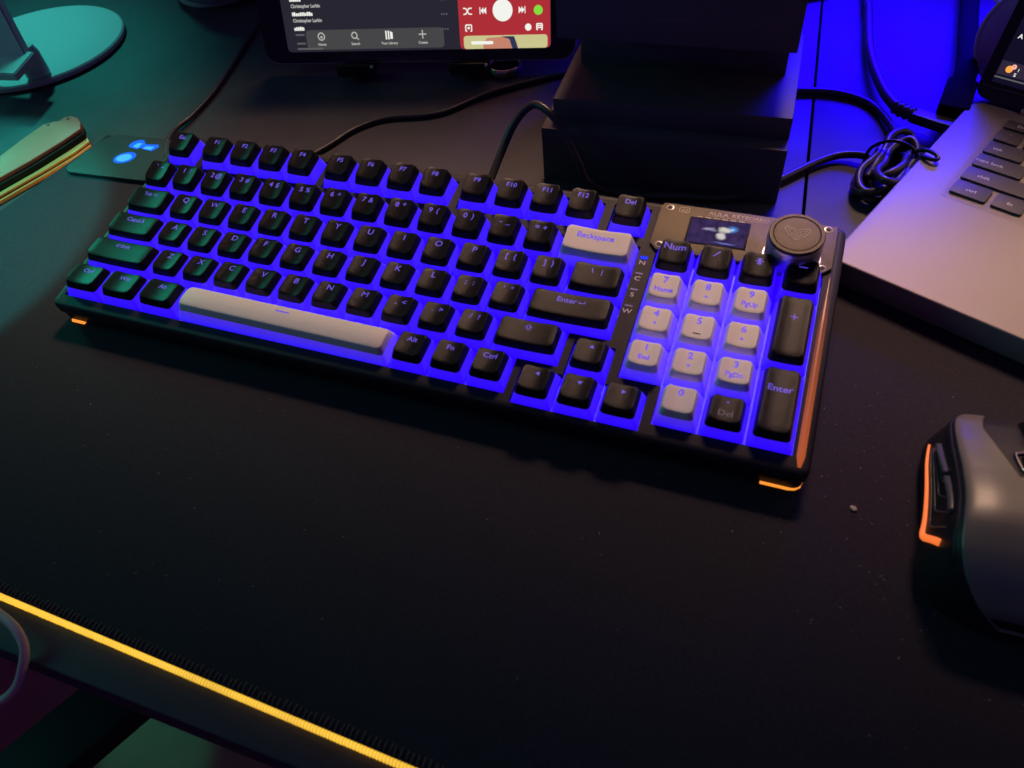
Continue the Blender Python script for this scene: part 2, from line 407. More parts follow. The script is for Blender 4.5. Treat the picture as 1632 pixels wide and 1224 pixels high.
def bv(x, y, z):
    k_ = (round(x, 4), round(y, 4), z)
    if k_ not in vc: vc[k_] = bm.verts.new(K(x, y, z))
    return vc[k_]
def solid(i, j):
    if not (0 <= i < len(xs) - 1 and 0 <= j < len(ys) - 1): return False
    cx, cy = (xs[i] + xs[i + 1]) / 2, (ys[j] + ys[j + 1]) / 2
    return not any(h[0] < cx < h[1] and h[2] < cy < h[3] for h in HOLES)
ZT, ZB = .36, -3.2
for i in range(len(xs) - 1):
    for j in range(len(ys) - 1):
        if not solid(i, j): continue
        x0, x1, y0, y1 = xs[i], xs[i + 1], ys[j], ys[j + 1]
        bm.faces.new([bv(x0, y0, ZT), bv(x1, y0, ZT), bv(x1, y1, ZT), bv(x0, y1, ZT)])
        if i > 0 and not solid(i - 1, j): bm.faces.new([bv(x0, y0, ZB), bv(x0, y0, ZT), bv(x0, y1, ZT), bv(x0, y1, ZB)])
        if i < len(xs) - 2 and not solid(i + 1, j): bm.faces.new([bv(x1, y0, ZT), bv(x1, y0, ZB), bv(x1, y1, ZB), bv(x1, y1, ZT)])
        if j > 0 and not solid(i, j - 1): bm.faces.new([bv(x0, y0, ZT), bv(x0, y0, ZB), bv(x1, y0, ZB), bv(x1, y0, ZT)])
        if j < len(ys) - 2 and not solid(i, j + 1): bm.faces.new([bv(x0, y1, ZB), bv(x0, y1, ZT), bv(x1, y1, ZT), bv(x1, y1, ZB)])
bmesh.ops.recalc_face_normals(bm, faces=bm.faces)
bmesh.ops.scale(bm, vec=(MM,) * 3, verts=bm.verts)
me = bpy.data.meshes.new('bezel'); bm.to_mesh(me); bm.free(); link('bezel', me, M['case'], kroot)
mesh('backlight_plate', [K(BX0, BY0, -3.0), K(BX1, BY0, -3.0), K(BX1, BY1 , -3.0), K(BX0, BY1, -3.0)], [(0, 1, 2, 3)], M['backlight'], kroot)
# orange reflection in the right bevel, painted as an emissive strip fading backwards
gm = mat('painted_side_reflection', (.05, .02, .018), .3, emit=(1.0, .20, .05), estr=.3)
nt = gm.node_tree; b_ = nt.nodes['Principled BSDF']; tc = nt.nodes['Texture Coordinate']
sx = nt.nodes.new('ShaderNodeSeparateXYZ'); nt.links.new(tc.outputs['Object'], sx.inputs[0])
cr = nt.nodes.new('ShaderNodeMapRange'); cr.inputs[1].default_value = .100; cr.inputs[2].default_value = -.006; cr.inputs[3].default_value = .02; cr.inputs[4].default_value = .42
nt.links.new(sx.outputs[1], cr.inputs[0]); nt.links.new(cr.outputs[0], b_.inputs['Emission Strength'])
V, F = sweep([K(373.0, OY0 + 3.4 + i * (100 / 40), .42) for i in range(41)], lambda t: 1.65 * min(1, .35 + t * 14) * min(1, .2 + (1 - t) * 3), 12, flat=.45)
mesh('side_glow_strip', V, F, gm, kroot, True)
# amber corner lights at the foot of the case
def corner_light(P):
    V, F = sweep([(x, y + KY, kb_bottom(y, z)) for x, y, z in P], 1.3, 8)
    mesh('corner_light', V, F, M['amber'], kroot, True)
y0 = OY0 + 1.3
corner_light([(360.5, y0, 3.4), (366, y0, 3.4), (371.5, y0, 3.4), (373.8, y0 + .5, 3.4), (375.4, y0 + 1.9, 3.4), (375.9, y0 + 4.5, 3.4), (375.9, y0 + 8, 3.4)])
corner_light([(-1.8, y0, 4.2), (1, y0, 4.2), (4, y0, 4.2), (6.5, y0, 4.0)])

# --- keycaps
HROW = [8.06, 7.92, 7.44, 7.78, 9.95, 9.75]; TROW = [-4, -3, 0, 4, 8, 9]
DISH = 1.0
def rr_ring(w2, d2, cy, r, fz, n=4):
    P = []
    for (xa, xb, ya, yb), (px, py, a) in zip(((-w2 + r, w2 - r, cy - d2, cy - d2), (w2, w2, cy - d2 + r, cy + d2 - r), (w2 - r, -w2 + r, cy + d2, cy + d2), (-w2, -w2, cy + d2 - r, cy - d2 + r)),
                                             ((w2 - r, cy - d2 + r, -90), (w2 - r, cy + d2 - r, 0), (-w2 + r, cy + d2 - r, 90), (-w2 + r, cy - d2 + r, 180))):
        for i in range(1, 7): P.append((xa + (xb - xa) * i / 7, ya + (yb - ya) * i / 7))
        for i in range(n + 1): t = R(a + 90 * i / n); P.append((px + r * math.cos(t), py + r * math.sin(t)))
    return [(x, y, fz(x, y)) for x, y in P]
_KC = {}
def key_shape(wu, hu, row, white, convex):
    key = (wu, hu, row, white, convex)
    if key in _KC: return _KC[key]
    W, D = wu * U - .9, hu * U - .9
    h = HROW[min(5, int(round(row)))]; tl = math.tan(R(TROW[min(5, int(round(row)))]))
    Wt, Dt, cy = W / 2 - 3.0, D / 2 - 2.75, .7
    if convex: Dt = D / 2 - 3.2
    dd = DISH if wu < 3 else .6
    def top(x, y):
        pl = h + tl * (y - cy)
        if convex: return pl + .9 * (1 - ((y - cy) / Dt) ** 2) - .3
        return pl + dd * ((x / Wt) ** 2) - dd * .35
    # edge rings
    split = .60 if not white else .66
    rb, rt = 1.2, 2.2
    base = rr_ring(W / 2, D / 2, 0, rb, lambda x, y: -.8)
    edge = rr_ring(Wt + .25, Dt + .25, cy, rt, lambda x, y: top(max(-Wt, min(Wt, x)), y) - .55)
    mid = [tuple(b[i] + (e[i] - b[i]) * split for i in range(3)) for b, e in zip(base, edge)]
    if not convex and not white:            # the black shell ends in a level line
        pass
    up = rr_ring(Wt, Dt, cy, rt, lambda x, y: top(x, y) - .12)
    ins = rr_ring(Wt - .45, Dt - .45, cy, rt - .3, top)
    V = [(x * 1.0, y, z) for x, y, z in mid] + edge + up + ins
    n = len(base); F = []
    nr = 4
    for f in (.78, .52, .26):
        V += [(x * f, cy + (y - cy) * f, top(x * f, cy + (y - cy) * f)) for x, y, _ in ins]; nr += 1
    V.append((0, cy, top(0, cy)))
    for j in range(nr - 1):
        for i in range(n): F.append((j * n + i, j * n + (i + 1) % n, (j + 1) * n + (i + 1) % n, (j + 1) * n + i))
    for i in range(n): F.append(((nr - 1) * n + i, (nr - 1) * n + (i + 1) % n, len(V) - 1))
    me = bpy.data.meshes.new('keycap'); me.from_pydata([tuple(c * MM for c in v) for v in V], [], F); me.update()
    me.materials.append(M['cap_white' if white else 'cap_black'])
    for p in me.polygons: p.use_smooth = True
    bm = bmesh.new(); bm.from_mesh(me)
    for e in bm.edges:
        if len(e.link_faces) == 2 and e.calc_face_angle(0) > R(48): e.smooth = False
    bm.to_mesh(me); bm.free()
    mid2 = [(x * .999, y * .999, z) for x, y, z in mid]
    V = base + mid2; F = [(i, (i + 1) % n, n + (i + 1) % n, n + i) for i in range(n)]
    sk = bpy.data.meshes.new('skirt'); sk.from_pydata([tuple(c * MM for c in v) for v in V], [], F); sk.update()
    sk.materials.append(M['skirt_w' if white else 'skirt'])
    for p in sk.polygons: p.use_smooth = True
    bm = bmesh.new(); bm.from_mesh(sk)
    for e in bm.edges:
        if len(e.link_faces) == 2 and e.calc_face_angle(0) > R(30): e.smooth = False
    bm.to_mesh(sk); bm.free()
    _KC[key] = (me, sk, top, cy, Wt, Dt); return _KC[key]

def tri(cx, cy, s, d):
    P = {'u': [(-1, -.6), (1, -.6), (0, .9)], 'd': [(-1, .6), (0, -.9), (1, .6)], 'l': [(.7, -.9), (.7, .9), (-.9, 0)], 'r': [(-.7, -.9), (.9, 0), (-.7, .9)]}[d]
    return [(cx + a * s, cy + b * s) for a, b in P]
def shift_arrow(f, x, y, s, wd):
    P = [(0, 1), (1, .1), (.45, .1), (.45, -.7), (-.45, -.7), (-.45, .1), (-1, .1), (0, 1)]
    f.line([(x + a * s, y + b * s) for a, b in P], wd)

def place_key(leg, x0, wu, row, white=False, yoff=0.0, hu=1, convex=False, xoff=0.0):
    me, sk, top, cy, Wt, Dt = key_shape(wu, hu, row, white, convex)
    cx, ycen = (x0 + wu / 2 + xoff) * U, (row + yoff) * U
    if hu == 2: ycen = (row + .5 + yoff) * U
    k_ = bpy.data.objects.new('keycap', me); COL.objects.link(k_); k_.parent = kroot
    k_.location = Vector(K(cx, ycen, 0)) * MM
    k_.rotation_euler = (R(random.uniform(-.35, .35)), R(random.uniform(-.35, .35)), R(random.uniform(-.5, .5)))
    s_ = bpy.data.objects.new('skirt', sk); COL.objects.link(s_); s_.parent = k_
    if leg:
        f = Flat(); mt = 'legend_w' if white else 'legend'
        if callable(leg): leg(f)
        else: f.text(leg, 0, 1.5, 2.7 if len(leg) <= 2 else 2.1, 1.05, .012)
        f.build('legend', M[mt], k_, lambda x, y: (x, y + cy, top(x, y + cy) + .07))
    return k_, top, cy

def T(*items):
    def fn(f):
        for it in items:
            if it[0] == 't': f.text(*it[1:])
            elif it[0] == 'p': f.poly(it[1])
            elif it[0] == 'l': f.line(*it[1:])
            elif it[0] == 's': shift_arrow(f, *it[1:])
    return fn
def two(a, b): return T(('t', a, -2.0, 1.2, 3.0, 1.05, .016), ('t', b, 2.0, 1.2, 3.0, 1.05, .016))
def word(s, h=2.2, x=0, y=1.6): return T(('t', s, x, y - .3, h * 1.16, 1.08, .016))
def one(s, h=3.4): return T(('t', s, 0, 1.3, h, 1.08, .0 if s in 'MW' else .010))
fy = FG
F_KEYS = [('Esc', 0)] + [('F%d' % (i + 1), 1.25 + i) for i in range(4)] + [('F%d' % (i + 5), 5.5 + i) for i in range(4)] + [('F%d' % (i + 9), 9.75 + i) for i in range(4)] + [('Del', 14)]
for s, x in F_KEYS: place_key(word(s, 2.3, 0, 1.9), x, 1, 5, yoff=fy)
for i, s in enumerate(['`~', '1!', '2@', '3#', '4$', '5%', '6^', '7&', '8*', '9(', '0)', '-_', '=+']): place_key(two(*s), i, 1, 4)
place_key(word('Backspace', 2.6, -1, 1.0), 13, 2, 4, True)
place_key(T(('t', 'Tab', -2, 1.8, 2.2, 1.08, .012), ('l', [(1.6, 3.3), (4.6, 3.3)], .35), ('l', [(2.2, 2.1), (5.2, 2.1)], .35)), 0, 1.5, 3)
for i, s in enumerate('QWERTYUIOP'): place_key(one(s), 1.5 + i, 1, 3)
place_key(two('[', '{'), 11.5, 1, 3); place_key(two(']', '}'), 12.5, 1, 3)
place_key(T(('t', '\\', -2.3, 1.4, 2.7, 1.1, .012), ('t', '|', 2.3, 1.2, 2.5, 1.1, .012)), 13.5, 1.5, 3)
place_key(word('CapsLk', 2.3, 0, 1.9), 0, 1.75, 2)
for i, s in enumerate('ASDFGHJKL'): place_key(one(s), 1.75 + i, 1, 2)
place_key(two(';', ':'), 10.75, 1, 2); place_key(two("'", '"'), 11.75, 1, 2)
place_key(T(('t', 'Enter', -1.8, 1.2, 2.9, 1.1, .014), ('l', [(6.6, 3.2), (6.6, 2.1), (3.8, 2.1)], .38), ('p', [(3.4, 2.1), (4.4, 2.7), (4.4, 1.5)])), 12.75, 2.25, 2)
place_key(T(('t', 'Shift', 1.2, 1.9, 2.3, 1.08, .012), ('s', -3.6, 2.9, 1.25, .35)), 0, 2.25, 1)
for i, s in enumerate('ZXCVBNM'): place_key(one(s), 2.25 + i, 1, 1)
place_key(two(',', '<'), 9.25, 1, 1); place_key(two('.', '>'), 10.25, 1, 1); place_key(two('/', '?'), 11.25, 1, 1)
place_key(T(('s', 0, 2.4, 1.5, .38)), 12.25, 1.75, 1)
x = 0
for s in ('Ctrl', 'Win', 'Alt'): place_key(word(s, 2.3, .4, 1.7), x, 1.25, 0); x += 1.25
place_key(T(('l', [(-3.6, 2.2), (3.6, 2.2)], .75)), 3.75, 6.25, 0, True, convex=True)
for i, s in enumerate(('Alt', 'Fn', 'Ctrl')): place_key(word(s, 2.4, 0, 1.7), 10 + i, 1, 0)
place_key(T(('p', tri(.6, 2.6, 1.25, 'u'))), AX + .5, 1, 1, yoff=AY)
for i, d in enumerate('ldr'): place_key(T(('p', tri(.6, 2.6, 1.25, d))), AX - .5 + i, 1, 0, yoff=AY)
# number pad
place_key(word('Num', 3.0, 0, 1.2), NX, 1, 4, yoff=NY); place_key(T(('l', [(-1.1, .9), (1.3, 3.6)], .55)), NX + 1, 1, 4, yoff=NY)
place_key(T(*[('l', [(.2 - 1.6 * math.cos(a), 1.9 - 1.6 * math.sin(a)), (.2 + 1.6 * math.cos(a), 1.9 + 1.6 * math.sin(a))], .5) for a in (0, R(60), R(120), R(90))]), NX + 2, 1, 4, yoff=NY)
place_key(T(('l', [(-1.7, 2.3), (1.7, 2.3)], .5)), NX + 3, 1, 4, yoff=NY)
def num(d, sub, tr=None):
    it = [('t', d, 0, 1.8, 3.4, 1.0, .035)]
    if sub: it.append(('t', sub, 0, -3.2, 2.5, .98, .028))
    if tr: it.append(('p', tri(0, -1.9, .95, tr)))
    return T(*it)
for i, (d, sub, tr) in enumerate((('7', 'Home', None), ('8', '', 'u'), ('9', 'PgUp', None))): place_key(num(d, sub, tr), NX + i, 1, 3, True, NY)
for i, (d, sub, tr) in enumerate((('4', '', 'l'), ('5', '', None), ('6', '', 'r'))):
    k5, top5, cy5 = place_key(num(d, sub, tr), NX + i, 1, 2, True, NY)
    if d == '5': Flat().line([(-1.5, -3.6), (1.5, -3.6)], .45).build('homing_bar', M['legend_dark'], k5, lambda x, y: (x, y + cy5, top5(x, y + cy5) + .12))
for i, (d, sub, tr) in enumerate((('1', 'End', None), ('2', '', 'd'), ('3', 'PgDn', None))): place_key(num(d, sub, tr), NX + i, 1, 1, True, NY)
place_key(num('0', '', None), NX + 1, 1, 0, True, NY)
kd, topd, cyd = place_key(T(('p', disc_pts(.5, 10, 0, 3.4))), NX + 2, 1, 0, yoff=NY)
Flat().text('Del', 0, -3.4, 2.9, 1.1, .0).build('legend', M['legend_dim'], kd, lambda x, y: (x, y + cyd, topd(x, y + cyd) + .07))
place_key(T(('l', [(-1.4, 5), (1.4, 5)], .45), ('l', [(0, 3.6), (0, 6.4)], .45)), NX + 3, 1, 2, yoff=NY, hu=2)
place_key(word('Enter', 2.7, 0, 4.2), NX + 3, 1, 0, yoff=NY, hu=2)

# --- lock lights strip
ZK = ZT + .06
for i, (s, y) in enumerate((('N', 76.2), ('C', 66.3), ('S', 56.4), ('W', 46.6))):
    Flat().text(s, 289, y - 1.3, 2.5, 1.25, .012).build('lock_letter', M['lock_print'], kroot, lambda x, y: K(x, y, ZK))
    hh = 1.0 if i == 0 else .45
    prism('lock_light', [K(a, b, 0)[:2] for a, b in rrect(287.2, 290.9, y + 3.0 - hh, y + 3.0 + hh, .4, 3)], ZT - .2, ZT + .12, M['ledN' if i == 0 else 'ledoff'], kroot)

# --- media panel, screen, knob
PP = [(291.4, 115.6), (289.8, 113), (289.8, 88.5), (293.2, 84.6), (369.3, 85.8), (373.0, 89.6), (373.0, 115.6)][::-1]
pan = prism('media_panel', [K(x, y, 0)[:2] for x, y in PP], ZT + .1, ZT + 1.5, M['panel'], kroot, .25, 2)
prism('painted_shadow_gap', [K(331.4 + (x - 331.4) * 1.016, 100.4 + (y - 100.4) * 1.036, 0)[:2] for x, y in PP], ZT - .2, ZT + .14, M['dark'], pan)  # near-black plate stands in for the shaded gap round the panel
PZ = ZT + 1.5
for x, y in ((294.2, 112.6), (368.9, 112.8), (294.2, 87.9), (368.8, 88.6)):
    sc = lathe('screw', [(1.9, PZ - .3), (1.9, PZ + .12), (1.45, PZ + .2), (1.3, PZ + .05), (.95, PZ - .1)], M['screw'], pan, 24, (x, y + KY))
    prism('hex_socket', [(a, b) for a, b in disc_pts(.85, 6, x, y + KY)], PZ - .2, PZ + .10, M['dark'], sc)
# screen: frame, glass with a hazy blue picture
SC = [(306.2, 92.3), (333.0, 93.0), (333.0, 108.6), (306.2, 107.7)]
fr = prism('screen_frame', [K(x, y, 0)[:2] for x, y in [(305.2, 91.4), (334, 92.1), (334, 109.5), (305.2, 108.7)]], PZ - .3, PZ + .22, M['dark'], pan, .12, 1)
sm = mat('screen_picture', (.003, .003, .008), .6, spec=.0, emit=(.05, .04, .1), estr=1)
nt = sm.node_tree; b_ = nt.nodes['Principled BSDF']; tc = nt.nodes['Texture Coordinate']
def node(t, **kw):
    n_ = nt.nodes.new(t)
    for k_, v_ in kw.items(): setattr(n_, k_, v_)
    return n_
def blob(cx, cy, sx_, sy_, warp, pw):
    mp_ = node('ShaderNodeMapping'); nz = node('ShaderNodeTexNoise'); nz.inputs['Scale'].default_value = 190; nz.inputs['Detail'].default_value = 5
    nt.links.new(tc.outputs['Object'], nz.inputs['Vector'])
    va = node('ShaderNodeVectorMath', operation='SCALE'); va.inputs['Scale'].default_value = warp * MM; nt.links.new(nz.outputs['Color'], va.inputs[0])
    ad = node('ShaderNodeVectorMath', operation='ADD'); nt.links.new(tc.outputs['Object'], ad.inputs[0]); nt.links.new(va.outputs[0], ad.inputs[1])
    nt.links.new(ad.outputs[0], mp_.inputs[0])
    mp_.inputs['Location'].default_value = (-(cx + warp * .5) / sx_, -(cy + KY + warp * .5) / sy_, 0); mp_.inputs['Scale'].default_value = (1000 / sx_, 1000 / sy_, 0)
    ln = node('ShaderNodeVectorMath', operation='LENGTH'); nt.links.new(mp_.outputs[0], ln.inputs[0])
    mr = node('ShaderNodeMapRange'); mr.inputs[1].default_value = 1.0; mr.inputs[2].default_value = 1.0 - pw; nt.links.new(ln.outputs['Value'], mr.inputs[0])
    return mr.outputs[0]
cur = None
nz = node('ShaderNodeTexNoise'); nz.inputs['Scale'].default_value = 260; nz.inputs['Detail'].default_value = 6; nt.links.new(tc.outputs['Object'], nz.inputs['Vector'])
mx0 = node('ShaderNodeMix', data_type='RGBA'); mx0.inputs[6].default_value = (.003, .002, .010, 1); mx0.inputs[7].default_value = (.07, .04, .15, 1)
nt.links.new(nz.outputs[0], mx0.inputs[0]); cur = mx0.outputs[2]
for (cx, cy, a, b, wv, pw, c) in ((326, 103.6, 3.2, 2.6, 2, .8, (.08, .30, .80)), (326.2, 103.5, 1.2, 1, 1, .9, (.40, .65, .95)),
                                  (322.6, 102.6, 3.4, 2.0, 4, .5, (.62, .58, .52)), (321.4, 98.6, 2.6, 2.9, 4, .5, (.60, .57, .55)),
                                  (315.5, 101.6, 4.2, 1.4, 4, .6, (.30, .27, .42)), (324, 94.2, 6.5, .7, 1.5, .8, (.14, .18, .55))):
    mxn = node('ShaderNodeMix', data_type='RGBA'); mxn.inputs[7].default_value = (*c, 1)
    nt.links.new(blob(cx, cy, a, b, wv, pw), mxn.inputs[0]); nt.links.new(cur, mxn.inputs[6]); cur = mxn.outputs[2]
nt.links.new(cur, b_.inputs['Emission Color'])
prism('screen', [K(x, y, 0)[:2] for x, y in SC], PZ, PZ + .34, sm, fr)
for i in range(6):  # glints on the frame edge, shaped as small pale bars
    prism('painted_glint', [K(x, y, 0)[:2] for x, y in rrect(308.2 + i * 4.0, 310.9 + i * 4.0, 108.75 + i * .10, 109.35 + i * .10, .25, 2)], PZ, PZ + .3, M['etch'], fr)
on_panel = lambda x, y: K(x, y, PZ + .03)
Flat().text('AULA', 318.0, 111.6, 2.2, 1.25, .0).text('KEYBOARD', 333.2, 111.9, 2.2, 1.12, .0).line([(313.2, 110.9), (341.5, 111.2)], .16).build('panel_lettering', M['etch'], pan, on_panel)
f = Flat(); f.line(rrect(299, 303.8, 110.7, 114.0, .6, 2) + [(303.8 - .6, 110.7)], .28); f.line([(300.2, 112.4), (300.2, 111.6), (302.6, 111.6), (302.6, 113)], .3); f.line([(301.3, 112.2), (301.3, 113.2)], .3)
f.build('panel_symbol', M['etch'], pan, on_panel)
KC = (354.7, 92.6)
kn = lathe('knob', [(13.0, PZ - .4), (13.0, PZ + .25), (12.1, PZ + .35), (12.1, PZ + 1.6), (12.35, PZ + 2.2), (12.35, PZ + 12.6), (11.9, PZ + 14.2)], M['knobside'], pan, 72, (KC[0], KC[1] + KY))
V = []; F = []; n = 144
ring_prof = [(12.0, PZ + 13.9), (12.15, PZ + 15.2), (11.8, PZ + 15.7), (10.4, PZ + 15.75), (10.15, PZ + 15.3)]
lathe('knob_ring', ring_prof, M['panel'], kn, 72, (KC[0], KC[1] + KY))
lathe('knob_groove', [(10.3, PZ + 15.2), (10.3, PZ + 15.36), (9.6, PZ + 15.36)], M['dark'], kn, 64, (KC[0], KC[1] + KY))
lathe('knob_face', [(9.85, PZ + 15.1), (9.8, PZ + 15.55), (9.5, PZ + 15.62), (5, PZ + 15.5), (1, PZ + 15.45)], M['panel'], kn, 64, (KC[0], KC[1] + KY))
e = Flat(); kx, ky = KC[0], KC[1] + .6
def em(P, wd): e.line([(kx + a, ky + b) for a, b in P], wd); e.line([(kx - a, ky + b) for a, b in P], wd)
em([(0, 1.3), (1.2, 2.0), (4.9, 3.0), (5.6, 1.6), (2.9, -2.6)], .5)
em([(1.5, 1.0), (4.3, 1.9), (2.2, -1.6)], .38)
em([(0, -4.3), (1.9, -1.0), (1.2, .6), (0, .1)], .42)
em([(0, -2.5), (.8, -.9), (0, -.3)], .34)
em([(.7, -4.6), (2.4, -2.2)], .34)
e.build('knob_emblem', M['etch'], kn, lambda x, y: K(x, y, PZ + 15.72))

# ------------------------------------------------------------------ laptop
LA = math.atan2(-.385, .923)
lap = tag(empty('laptop', (373, 127, 0), (0, 0, LA)), 'silver laptop with dark keys, open beside the keyboard', 'laptop')
LZ = 18.0
prism('base', rrect(0, 262, 0, 176, 9, 5), 4.5, LZ, M['silver'], lap, 1.2, 3)
prism('underside', rrect(4, 258, 5, 172, 8, 4), 1.2, 4.6, M['blackmetal'], lap, .6)
# keyboard well: a shallow sunken tray with sloping walls
bm = bmesh.new()
to = rrect(20.2, 244, 77.5, 167.5, 4, 4); ti = rrect(22.2, 242, 79.6, 165.6, 2.6, 4)
a = [bm.verts.new((x, y, LZ + .14)) for x, y in to]; a2 = [bm.verts.new((x, y, LZ + .20)) for x, y in rrect(20.9, 243.3, 78.2, 166.8, 3.5, 4)]; b = [bm.verts.new((x, y, LZ + .05)) for x, y in ti]
n = len(to)
for r0, r1 in ((a, a2), (a2, b)):
    for i in range(n): bm.faces.new((r0[i], r0[(i + 1) % n], r1[(i + 1) % n], r1[i]))
bm.faces.new(b)
bmesh.ops.recalc_face_normals(bm, faces=bm.faces); bmesh.ops.scale(bm, vec=(MM,) * 3, verts=bm.verts)
me = bpy.data.meshes.new('key_tray'); bm.to_mesh(me); bm.free(); sharpen(link('key_tray', me, M['silver'], lap), 30)
rows = [(81.8, 12.2, [('ctrl', 18.2), ('fn', 15), ('', 15), ('alt', 15), ('', 76), ('alt', 15), ('ctrl', 18)]),
        (96.4, 12.2, [('shift', 33)] + [(c, 12.6) for c in 'zxcvbnm,./'] + [('shift', 27)]),
        (111.0, 12.2, [('caps lock', 25)] + [(c, 12.6) for c in 'asdfghjkl;\''] + [('enter', 20)]),
        (125.6, 12.2, [('tab', 20)] + [(c, 12.6) for c in 'qwertyuiop[]'] + [('\\', 12.6)]),
        (140.2, 12.0, [('`', 12.8)] + [(c, 12.6) for c in '1234567890-='] + [('', 21)]),
        (154.6, 8.6, [('Esc', 17.5)] + [('', 12.6)] * 12)]
lm = {}
for y, d, ks in rows:
    x = 24.0
    for s, wd in ks:
        if x + wd > 150: break
        if (wd, d) not in lm:
            kk = prism('laptop_key', rrect(0, wd, 0, d, 1.3, 3), LZ + .1, LZ + 1.5, M['lapkey'], lap, .35, 2); lm[(wd, d)] = kk.data
        else:
            kk = bpy.data.objects.new('laptop_key', lm[(wd, d)]); COL.objects.link(kk); kk.parent = lap
        kk.location = Vector((x, y, 0)) * MM
        if s:
            f = Flat()
            if s == '`': f.text('~', wd * .5, d * .62, 2.2).text('`', wd * .45, d * .15, 2.2)
            elif len(s) > 2: f.text(s, wd * .30 if s not in ('ctrl', 'Esc', 'alt') else wd * .5, d * .36, 2.4, 1.15, .01, 'l' if s in ('enter',) else 'c')
            else: f.text(s, wd * .5, d * .36, 2.5, 1.1, .01)
            f.build('key_print', M['laplegend'], kk, lambda a, b: (a, b, LZ + 1.56))
        x += wd + 2.6
tube('hinge', [(26, 176.2, LZ + 1.0), (30, 176.2, LZ + 1.0), (60, 176.2, LZ + 1.0)], 2.6, M['hinge'], lap, 2, 14, spline=False)
# lid: tilted back 20 degrees about the back edge
PH = R(20)
def LID(x, s, t=0): return (-2 + x, 177.5 + s * math.sin(PH) - t * math.cos(PH), LZ + 1.0 + s * math.cos(PH) + t * math.sin(PH))
def lid_part(name, poly, t0, t1, mt, parent, bev=0):
    o = prism(name, poly, 0, 1, mt, parent)
    bpy.data.objects.remove(o)
    bm = bmesh.new(); b = [bm.verts.new((x, y, t0)) for x, y in poly]; t = [bm.verts.new((x, y, t1)) for x, y in poly]; n = len(poly)
    bm.faces.new(b[::-1]); bm.faces.new(t)
    for i in range(n): bm.faces.new((b[i], b[(i + 1) % n], t[(i + 1) % n], t[i]))
    bmesh.ops.recalc_face_normals(bm, faces=bm.faces)
    if bev: bmesh.ops.bevel(bm, geom=list(bm.edges), offset=bev, segments=2, affect='EDGES', clamp_overlap=True)
    for v in bm.verts: v.co = Vector(LID(*v.co)) * MM
    me = bpy.data.meshes.new(name); bm.to_mesh(me); bm.free()
    o = link(name, me, mt, parent)
    if bev: sharpen(o, 50)
    return o
lid = lid_part('lid', rrect(0, 262, 0, 172, 7, 5), -5, 0, M['lapblack'], lap, .8)
lid_part('screen_gasket', [(2.5, 7.0), (259, 7.0), (259, 7.7), (2.5, 7.7)], 0, .5, M['tower'], lid)
lid_part('display', rect(6.2, 256, 10.0, 166), 0, .12, mat('display_off_black', (.008, .008, .012), .12, emit=(.006, .005, .02), estr=.8), lid)
lid_part('toast', rect(6.6, 60, 14.6, 22.0), .12, .22, mat('toast_panel', (.01, .01, .01), .2, emit=(.032, .022, .045), estr=.9), lid)
lid_part('display_line', rect(6.3, 80, 12.7, 13.5), .12, .24, M['ui_dim'], lid)
lid_part('toast_icon', disc_pts(1.9, 20, 12.0, 18.2), .22, .30, M['ui_orange'], lid)
lid_part('toast_icon', disc_pts(1.35, 18, 13.9, 19.9), .30, .38, M['ui_pink'], lid)
lid_part('toast_icon', disc_pts(.3, 8, 13.7, 20.1), .38, .42, M['ui_navy'], lid)
Flat().text('S', 15.4, 15.2, 1.9, 1.1, .02, 'l').text('1', 16.6, 18.0, 1.7, 1, .02, 'l').build('display_text', M['ui_white'], lid, lambda x, y: LID(x, y, .30))
Flat().text('A', 8.4, 34.2, 2.4, 1.1, .02, 'l').build('display_text', M['ui_white'], lid, lambda x, y: LID(x, y, .2))

# ------------------------------------------------------------------ mouse
MO = (452.0, -12.0)
mr_ = tag(empty('computer_mouse', (MO[0], MO[1], 4)), 'black gaming mouse with glossy top and orange side light', 'mouse')
YS = [53, 50, 42, 30, 14, 1, -10, -19, -26.5, -31.5, -34]
WL = [15, 25, 30, 31.5, 31, 31, 32, 32, 28, 19, 6]
HT = [13, 20, 25.5, 30, 34, 36.3, 36.3, 33, 26.5, 16, 5]
def interp(xs_, vs, x):                       # smooth (catmull-rom) interpolation along the mouse
    if x >= xs_[0]: return vs[0]
    if x <= xs_[-1]: return vs[-1]
    for i in range(len(xs_) - 1):
        if xs_[i] >= x >= xs_[i + 1]:
            t = (xs_[i] - x) / (xs_[i] - xs_[i + 1])
            p0 = vs[i - 1] if i else vs[0]; p1 = vs[i]; p2 = vs[i + 1]; p3 = vs[min(len(vs) - 1, i + 2)]
            return .5 * (2 * p1 + (p2 - p0) * t + (2 * p0 - 5 * p1 + 4 * p2 - p3) * t * t + (3 * p1 - p0 - 3 * p2 + p3) * t ** 3)
CS = [(-.98, .04), (-1.03, .16), (-1.01, .34), (-.955, .55), (-.90, .74), (-.83, .90), (-.60, .965), (-.3, .99), (0, 1.0), (.3, .985), (.58, .93), (.8, .83), (.92, .66), (.99, .42), (1.02, .2), (.98, .04)]
def cs(s):                                     # s 0..1 across the section, left foot to right foot
    n = len(CS) - 1; x = max(0, min(n - 1e-6, s * n)); i = int(x); t = x - i
    q = [CS[max(0, i - 1)], CS[i], CS[i + 1], CS[min(n, i + 2)]]
    return tuple(.5 * (2 * q[1][k] + (q[2][k] - q[0][k]) * t + (2 * q[0][k] - 5 * q[1][k] + 4 * q[2][k] - q[3][k]) * t * t + (3 * q[1][k] - q[0][k] - 3 * q[2][k] + q[3][k]) * t ** 3) for k in (0, 1))
def MS(y, s):
    a, b = cs(s); return Vector((a * interp(YS, WL, y), y, b * interp(YS, HT, y)))
